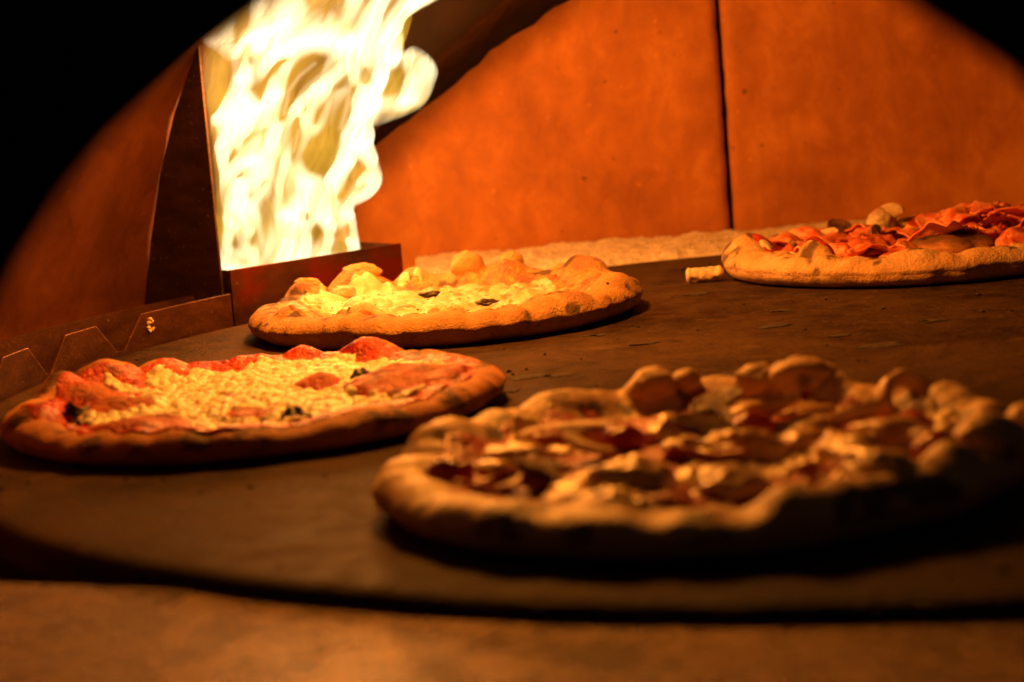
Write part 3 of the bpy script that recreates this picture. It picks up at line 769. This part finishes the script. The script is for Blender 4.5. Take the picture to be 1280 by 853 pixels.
    def mushroom(self, x, y, s, material, rot=0., tilt=(0, 0), dz=.003, name='mushroom_slice'):
        pts = []
        for i in range(15):
            a = math.pi * i / 14; pts.append((s * .5 * math.cos(a), s * (.08 + .38 * math.sin(a) ** .8)))
        pts += [(-s * .46, 0), (-s * .30, s * .02), (-s * .13, -s * .02), (-s * .10, -s * .22), (-s * .13, -s * .42), (s * .13, -s * .42), (s * .10, -s * .22), (s * .13, -s * .02), (s * .30, s * .02), (s * .46, 0)]
        bm = bmesh.new(); f = bm.faces.new([bm.verts.new((px, py, 0)) for px, py in pts])
        ex = bmesh.ops.extrude_face_region(bm, geom=[f]); bmesh.ops.translate(bm, verts=[v for v in ex['geom'] if isinstance(v, bmesh.types.BMVert)], vec=(0, 0, .0035))
        bmesh.ops.triangulate(bm, faces=[f_ for f_ in bm.faces if len(f_.verts) > 4]); bmesh.ops.subdivide_edges(bm, edges=bm.edges, cuts=1)
        for v in bm.verts: v.co.z += 9 * v.co.x ** 2 * (1 if self.rnd.random() else 1) + 6 * v.co.y * abs(v.co.y) * .5 + .0006 * mnoise.noise(v.co * 200)
        o = bm_obj(name, bm, material, self.root, smooth=False, bevel=.0006)
        o.location = (x, y, self.z(x, y) + dz); o.rotation_euler = (tilt[0], tilt[1], rot); return o
    def leaf(self, x, y, l, w, rot, material, curl=.3, tilt=(0, 0), dz=.003):
        nu, nv = 16, 9; V = []
        for i in range(nu):
            u = i / (nu - 1); ww = w * .5 * max(.02, math.sin(math.pi * u ** .8)) 
            for j in range(nv):
                v = j / (nv - 1) * 2 - 1
                V.append(((u - .5) * l, ww * v, abs(v) ** 1.5 * ww * .5 - curl * l * (u - .5) ** 2 + .0008 * math.sin(u * 19 + v * 3)))
        fs = [(i * nv + j, (i + 1) * nv + j, (i + 1) * nv + j + 1, i * nv + j + 1) for i in range(nu - 1) for j in range(nv - 1)]
        o = mesh_obj('basil_leaf', V, fs, material, self.root)
        m = o.modifiers.new('thick', 'SOLIDIFY'); m.thickness = .001; m.offset = 0
        o.location = (x, y, self.z(x, y) + dz); o.rotation_euler = (tilt[0], tilt[1], rot); return o
    def ring(self, name, x, y, r, tube, material, rot=0., tilt=(0, 0), dz=.003, arc=2 * math.pi, squash=1.):
        nu, nv = 40, 12; V, fs = [], []
        NZ = Noise(int(x * 1e4) % 97)
        for i in range(nu + 1):
            a = arc * i / nu; R = r * (1 + .08 * float(NZ.n(math.cos(a) * 2, math.sin(a) * 2)))
            for j in range(nv):
                b = 2 * math.pi * j / nv; V.append(((R + tube * .7 * math.cos(b)) * math.cos(a), (R + tube * .7 * math.cos(b)) * math.sin(a) * squash, tube * 1.2 * math.sin(b)))
        for i in range(nu):
            for j in range(nv): fs.append((i * nv + j, (i + 1) * nv + j, (i + 1) * nv + (j + 1) % nv, i * nv + (j + 1) % nv))
        fs.append(tuple(range(nv))); fs.append(tuple(nu * nv + j for j in range(nv - 1, -1, -1)))
        o = mesh_obj(name, V, fs, material, self.root)
        o.location = (x, y, self.z(x, y) + dz); o.rotation_euler = (tilt[0], tilt[1], rot); return o
    def flecks(self, name, n, material, rmax, size=(.0012, .0032), seed=0):
        rnd = random.Random(seed); bm = bmesh.new()
        for q in range(n):
            a = rnd.uniform(0, 6.283); r = rmax * math.sqrt(rnd.random()); x, y = r * math.cos(a), r * math.sin(a); s = rnd.uniform(*size)
            M = Matrix.Translation((x, y, self.z(x, y) + self.top(x, y) + .0004)) @ Matrix.Rotation(rnd.uniform(0, 6.28), 4, 'Z') @ Matrix.Rotation(rnd.uniform(-.4, .4), 4, 'X') @ Matrix.Diagonal((s, s * rnd.uniform(.3, .7), s * .25, 1))
            bmesh.ops.create_icosphere(bm, subdivisions=1, radius=.7, matrix=M)
        return tag(bm_obj(name, bm, material, self.root), kind='stuff')

# --- white pizza beside the burner
p = Pizza('pizza', (-.05, 1.757), .153, .0215, .040, .010, 41, 'white cheese pizza with herbs and dark olive pieces, in front of the flame',
          bubbles=[(-.05, -.085, .030, .010), (.115, .085, .024, .014), (-.115, .085, .02, .010), (-.105, -.06, .022, .008), (-.075, .118, .026, .012), (.085, -.10, .03, .007), (.128, -.03, .024, .009),
                   (-.03, .128, .016, .008), (.018, .126, .018, .008), (.05, .120, .02, .007), (0, .0, .02, .004), (.06, .02, .022, .005), (-.06, .02, .02, .005)],
          dents=[(.03, -.02, .03, .002)], dough='dough_gold', bake=.7)
p.layer('sauce', MT['sauce_light'], p.edge_mask(.50, 2.6, 26, 5), lambda X, Y, m: -.0012 + .0022 * sstep(-.3, .8, m) + .0008 * Noise(6).f(X * 90, Y * 90))
def lump1(X, Y, m):
    N = Noise(8); d1, d2, h = N.worley(X * 62, Y * 62); e1, e2, g = N.worley(X * 150 + 7, Y * 150)
    return -.0022 + .0045 * sstep(-.3, 1.2, m) + (.0022 * np.maximum(0, 1 - (1.3 * d1) ** 2) * (1 + h) + .0022 * N.f(X * 35, Y * 35) + .0012 * (1 - e1)) * sstep(0, 1, m)
mask1 = (lambda f: lambda X, Y: f(X, Y) - 3.2 * sstep(.085, .12, X) * sstep(-.06, .0, Y))(p.edge_mask(.85, 3.6, 30, 7))
p.layer('cheese', MT['cheese_white'], mask1, lump1, step=.0010)
p.top = lambda x, y: max(0., float(lump1(np.array([x]), np.array([y]), mask1(np.array([x]), np.array([y])))[0]))
p.lump('dough_bubble', .018, .128, (.0145, .013, .0135), MT['dough_gold'], dz=-.005, seed=1, rough=.12)
p.lump('dough_bubble', .098, .108, (.014, .012, .009), MT['dough_gold'], dz=-.003, seed=2, rough=.16)
p.lump('dough_bubble', -.07, .122, (.016, .011, .008), MT['dough_gold'], dz=-.003, seed=3, rough=.2, freq=1.5)
p.lump('dough_bubble', -.112, .088, (.012, .010, .007), MT['dough_gold'], dz=-.002, seed=4, rough=.2)
p.lump('dough_bubble', .055, .126, (.010, .008, .007), MT['dough_gold'], dz=-.001, seed=14, rough=.25)
for k, (x, y, s) in enumerate([(-.03, -.03, .013), (-.095, -.015, .011), (-.084, .085, .012), (.064, .055, .011), (-.012, .08, .010), (.03, .06, .009)]):
    p.lump('cheese_chunk', x, y, (s, s * .8, s * .5), MT['cheese_white'], rot=k * 1.1, dz=.002, seed=20 + k, rough=.25, freq=1.6)
for k, (x, y, rz) in enumerate([(.014, -.074, .5), (.034, -.012, .2), (-.014, .048, 2.9)]):
    p.lump('olive_piece', x, y, (.0095, .0048, .0026), MT['olive'], rot=rz, tilt=(.2, .1), dz=.0012 + p.top(x, y), seed=150 + k, rough=.5, freq=2.4, attrs=False)
p.flecks('herb_flecks', 230, MT['herb'], .135, size=(.0010, .0026), seed=3)

# --- red cheese pizza at the left
p = Pizza('pizza', (-.16, 1.378), .152, .0185, .034, .011, 52, 'red sauced pizza with grainy melted cheese and basil at the left edge',
          bubbles=[(.093, -.012, .040, .0135), (.037, .028, .016, .006), (-.104, .040, .022, .009), (-.080, -.012, .026, .008), (-.055, -.09, .030, .009), (.004, -.065, .02, .005),
                   (-.130, .055, .018, .010), (-.108, .092, .024, .011), (-.076, .118, .020, .006), (.066, .130, .020, .007), (-.125, -.045, .026, .008), (.02, .135, .014, .004)],
          dough='dough_red', bake=.55, rim_var=.14)
p.layer('sauce', MT['sauce'], p.edge_mask(.14, 2.4, 20, 15), lambda X, Y, m: -.0012 + .0022 * sstep(-.3, .8, m) + .0012 * Noise(16).f(X * 70, Y * 70),
        bake=lambda X, Y: sum(np.exp(-(((X - bx) ** 2 + (Y - by) ** 2) / br ** 2) ** 2) for bx, by, br in ((.093, -.012, .034), (.037, .028, .014), (-.080, -.012, .022), (-.104, .04, .02), (-.055, -.09, .026), (.004, -.065, .016))) * (.7 + .5 * Noise(19).f(X * 60, Y * 60)), rmax=1.02)
def lump2(X, Y, m):
    N = Noise(18); d1, d2, h = N.worley(X * 175, Y * 150)
    return -.0032 + .0040 * sstep(-.3, 1.0, m) + .0024 * np.sqrt(np.maximum(0, 1 - (1.1 * d1) ** 2)) * (1 + .6 * h) + .0012 * N.f(X * 60, Y * 60) * sstep(-.1, .6, m) + 0 * h * sstep(-.1, .6, m)
BUB2 = [(.093, -.012, .038), (.037, .028, .014), (-.104, .040, .020), (-.080, -.012, .020), (-.055, -.09, .028), (.004, -.065, .015), (-.125, -.045, .026)]
def mask2(X, Y):
    m = np.minimum(1.5, p.edge_mask(.86, 2.6, 28, 17)(X, Y))
    for bx, by, br in BUB2: m = m - 3.0 * np.exp(-(((X - bx) ** 2 + (Y - by) ** 2) / br ** 2) ** 1.5)
    return m
p.layer('cheese', MT['cheese_gold'], mask2, lump2, step=.0008)
p.leaf(-.101, -.043, .026, .014, 2.2, MT['basil'], .8, (.3, .5), .006)
p.leaf(.066, .022, .016, .009, .3, MT['basil'], .5, (.2, 0), .006)
p.leaf(.035, -.105, .018, .010, .2, MT['basil'], .5, (.3, .1), .006)

# --- heaped pizza in the foreground
p = Pizza('pizza', (.085, 1.077), .156, .0235, .036, .0145, 63, 'blurred foreground pizza heaped with pale chunky toppings and puffy crust bubbles',
          bubbles=[(-.011, .134, .018, .008), (.067, .122, .026, .008), (.126, -.070, .02, .003), (.033, -.125, .03, .003), (-.039, -.10, .026, .007), (-.12, .06, .03, .004),
                   (.10, -.10, .02, .003), (-.10, -.10, .02, .003), (.13, .05, .016, .006), (.145, .01, .014, .008), (-.06, .128, .018, .004), (.112, .09, .012, .006), (.123, .075, .01, .008)],
          dents=[(-.09, -.118, .03, .004), (.0, -.142, .02, .003), (-.14, .03, .02, .004)], dough='dough_raw', bake=.35, rim_var=.3, wob=.03)
p.layer('sauce', MT['sauce'], p.edge_mask(.85, 1.6, 24, 25), lambda X, Y, m: -.0012 + .0025 * sstep(-.3, .8, m) + .002 * Noise(26).f(X * 60, Y * 60))
def lump3(X, Y, m): return -.003 + .006 * sstep(-.2, 1.5, m) + .003 * Noise(28).f(X * 60, Y * 60) + .0015 * Noise(29).f(X * 150, Y * 150)
p.layer('cheese', MT['cheese_dull'], lambda X, Y: np.minimum(p.edge_mask(.95, .4, 20, 27)(X, Y), 1) + 3.4 * Noise(30).f(X * 26, Y * 26) - .55, lump3, step=.0012)
for k, (x, y, sx, sy, sz, dz) in enumerate([(-.011, .134, .0140, .014, .0125, -.006), (.067, .120, .020, .017, .0120, -.006), (.046, .126, .014, .012, .010, -.004), (.007, .133, .008, .008, .007, .003),
                                            (.126, -.068, .018, .017, .0155, -.002), (.150, -.038, .012, .012, .013, .002), (-.062, .062, .026, .010, .008, .005)]):
    p.lump('dough_bubble', x, y, (sx, sy, sz), MT['dough_raw'], dz=dz, seed=40 + k, rough=.14)
for k, (x, y, sx, sy, sz) in enumerate([(.023, -.016, .019, .012, .014), (-.036, -.078, .018, .020, .012), (.066, -.045, .028, .016, .012), (.092, -.02, .022, .014, .012), (-.085, .02, .018, .012, .007), (.05, -.005, .018, .010, .009), (.07, -.105, .022, .012, .009), (.005, -.09, .016, .012, .007), (-.01, .05, .018, .012, .010)]):
    p.lump('cheese_chunk', x, y, (sx, sy, sz), MT['cheese_dull'], rot=k * .9, dz=.002, seed=60 + k, rough=.34, freq=1.7)
for k, (x, y, s, rz, t) in enumerate([(.005, .015, .034, .4, (.4, .2)), (-.05, .008, .032, 2.2, (.3, -.2)), (.042, .056, .034, 3.5, (.5, .1)), (.02, .085, .030, .2, (.4, -.3)), (.105, -.055, .030, 1.9, (.6, .2)), (.085, .03, .032, 2.7, (.4, .3)), (-.075, -.045, .030, .8, (.3, .2))]):
    p.mushroom(x, y, s, MT['mushroom'] if k % 3 else MT['mushroom_dark'], rz, t, .005)
r3 = random.Random(31)
for k in range(26):                               # melted blobs between the toppings
    a3 = r3.uniform(0, 6.283); q3 = .112 * math.sqrt(r3.random()); s3 = r3.uniform(.008, .016)
    p.lump('cheese_chunk', q3 * math.cos(a3), q3 * math.sin(a3), (s3 * 1.2, s3 * .9, s3 * .45), MT['cheese_dull'] if k % 4 else MT['cheese_gold'], rot=r3.uniform(0, 6), dz=.001, seed=200 + k, rough=.3, freq=1.6, sub=3)
for k, (x, y, w, l, rz) in enumerate([(-.09, -.05, .05, .012, .4), (-.05, .055, .055, .014, .2), (.06, -.075, .05, .016, .5), (.11, .015, .045, .014, .9), (0., -.02, .05, .014, 2.6)]):
    p.sheet('ham_slice', x, y, w, l * 1.4, MT['ham_dark'], rz, .004, 70 + k, .006, (.3, .2))
p.ring('onion_ring', .112, .058, .0135, .0056, MT['onion'], rot=.3, tilt=(.95, .1), dz=.003)
for k, (x, y) in enumerate([(-.118, -.022), (-.035, .03), (.03, .03), (.10, -.08)]):
    p.lump('tomato_piece', x, y, (.011, .010, .008), MT['tomato'], dz=.005, seed=90 + k, rough=.2, attrs=False)

# --- ham pizza at the right
p = Pizza('pizza', (.336, 1.876), .155, .0235, .038, .011, 74, 'pale crusted pizza piled with red ham and mushrooms at the right',
          bubbles=[(-.124, .004, .032, .013), (-.090, -.086, .016, .015), (.012, -.075, .036, .012), (-.02, -.128, .02, .006), (-.112, -.055, .018, .003), (-.145, .03, .015, .006)],
          dough='dough_pale', bake=.18, rim_var=.18)
p.layer('sauce', MT['sauce'], p.edge_mask(.72, 2.0, 24, 35), lambda X, Y, m: -.0012 + .0028 * sstep(-.3, .8, m) + .0015 * Noise(36).f(X * 70, Y * 70))
p.layer('cheese', MT['cheese_gold'], lambda X, Y: np.minimum(p.edge_mask(.9, .5, 20, 37)(X, Y), 1) + 3.2 * Noise(38).f(X * 30, Y * 30) - .7, lump3, step=.0012)
p.lump('dough_bubble', .016, -.078, (.036, .026, .012), MT['dough_red'], dz=-.004, seed=84, rough=.18, tip=.7)
r4 = random.Random(9)
for k in range(52):
    a4 = r4.uniform(0, 6.283); q4 = .118 * math.sqrt(r4.random()); x, y = q4 * math.cos(a4), q4 * math.sin(a4)
    pile = .005 + .022 * max(0., 1 - ((x - .055) ** 2 + (y - .02) ** 2) / .0081) * r4.random() + .006 * r4.random()
    p.sheet('ham_slice', x, y, r4.uniform(.032, .058), r4.uniform(.022, .036), MT['ham'] if k % 3 else MT['ham_dark'], r4.uniform(0, 6.28), r4.uniform(.003, .006), 110 + k, pile, (r4.uniform(-.4, .4), r4.uniform(-.4, .4)), thick=.0016, waves=1.6)
for k, (x, y, rz) in enumerate([(-.092, .055, .4), (-.100, .022, 1.9), (-.070, -.035, .9), (-.078, .088, 2.5), (-.060, .030, 3.3), (-.045, -.07, .2), (-.02, -.05, 1.2)]):
    p.sheet('ham_slice', x, y, .044, .030, MT['ham'], rz, .005, 180 + k, .007 + .002 * (k % 3), (.35 - .1 * k, .25), thick=.0016, waves=1.8)
for k, (x, y, s, rz, t) in enumerate([(-.045, .098, .024, .3, (.9, .2)), (.005, .122, .028, 2.4, (1.2, .3)), (-.098, -.032, .024, 1.0, (.7, .5)), (-.022, .03, .026, 1.4, (.8, -.6)), (.045, .075, .026, 3.0, (.6, .4)), (-.06, .06, .022, .1, (.6, -.3)), (.10, .03, .026, .9, (.7, .2))]):
    p.mushroom(x, y, s, MT['mushroom_dark'] if k in (0, 2, 3, 4, 6) else MT['mushroom'], rz, t, .009)
p.lump('cheese_chunk', -.006, .112, (.013, .011, .012), MT['cheese_gold'], dz=.012, seed=130, rough=.3)

# ------------------------------------------------------------------ small things
def bread_bit():
    nu, nv = 36, 20; V, fs = [], []; NZ = Noise(77)
    for i in range(nu + 1):
        u = i / nu; e = min(1, 6 * min(u, 1 - u) + .55)
        for j in range(nv):
            a = 2 * math.pi * j / nv
            r = .0066 * e * (1 + .035 * math.sin(u * 29 + 2 * u * u) + .22 * float(NZ.n(u * 5, math.cos(a) * 2, math.sin(a) * 2)))
            V.append(((u - .5) * .031, r * math.cos(a), r * .95 * math.sin(a)))
    for i in range(nu):
        for j in range(nv): fs.append((i * nv + j, (i + 1) * nv + j, (i + 1) * nv + (j + 1) % nv, i * nv + (j + 1) % nv))
    fs.append(tuple(range(nv))); fs.append(tuple(nu * nv + j for j in range(nv - 1, -1, -1)))
    o = mesh_obj('crust_piece', V, fs, MT['crumb']); o.location = (.163, 1.868, .0062); o.rotation_euler = (0, 0, -.12)
    tag(o, 'small broken pale crust piece touching the ham pizza', 'crust piece')
bread_bit()

def drip():
    bm = bmesh.new(); rnd = random.Random(2)
    a = math.radians(150.0)
    for k, (da, z, s) in enumerate([(0, .0185, .0020), (.003, .0165, .0016), (-.003, .0165, .0014), (.004, .0125, .0019), (-.004, .0105, .0017), (0, .0095, .0013)]):
        aa = a + da; r = .6238
        bmesh.ops.create_icosphere(bm, subdivisions=3, radius=s, matrix=Matrix.Translation((TC[0] + r * math.cos(aa), TC[1] + r * math.sin(aa), z)))
    for v in bm.verts: v.co += Vector((mnoise.noise(v.co * 700), mnoise.noise(v.co * 700 + Vector((9, 0, 0))), mnoise.noise(v.co * 700 + Vector((0, 9, 0))))) * .0013
    tag(bm_obj('dried_dough', bm, MT['crumb'], smooth=True), 'crusty dried dough drip stuck on the long steel tab', 'dough drip')
drip()

def specks():
    rnd = random.Random(12); bm = bmesh.new()
    for q in range(520):
        a = rnd.uniform(0, 6.283); r = .6 * math.sqrt(rnd.random()); s = rnd.choice([.0005, .0007, .0009, .0014, .0022]) * rnd.uniform(.7, 1.2)
        bmesh.ops.create_icosphere(bm, subdivisions=1, radius=s, matrix=Matrix.Translation((TC[0] + r * math.cos(a), TC[1] + r * math.sin(a), s * .35)) @ Matrix.Rotation(rnd.uniform(0, 6), 4, 'Z') @ Matrix.Diagonal((1, rnd.uniform(.4, 1), .5, 1)))
    for (x, y, s) in [(-.252, 0., .011), (-.232, -.004, .007), (-.076, .137, .010), (-.019, .012, .012), (-.129, -.055, .010), (-.111, .343, .010), (-.039, .067, .005), (-.224, -.095, .012), (-.263, -.053, .004), (.03, .10, .008), (-.17, .10, .006), (-.06, .21, .007), (-.2, .16, .006)]:
        st = len(bm.verts)
        bmesh.ops.create_icosphere(bm, subdivisions=3, radius=1, matrix=Matrix.Translation((TC[0] + x, TC[1] + y, .0002)) @ Matrix.Rotation(rnd.uniform(-.4, .4), 4, 'Z') @ Matrix.Diagonal((s * 1.3, s * .8, .0009, 1)))
        bm.verts.ensure_lookup_table()
        for v in bm.verts[st:]:
            d = mnoise.noise(v.co * 140) * .006 + mnoise.noise(v.co * 420) * .002
            v.co.x += d * 1.3; v.co.y += d * .8
    tag(bm_obj('burnt_crumbs', bm, MT['speck']), 'tiny burnt crumbs scattered over the stone deck', 'crumbs', kind='stuff')
specks()
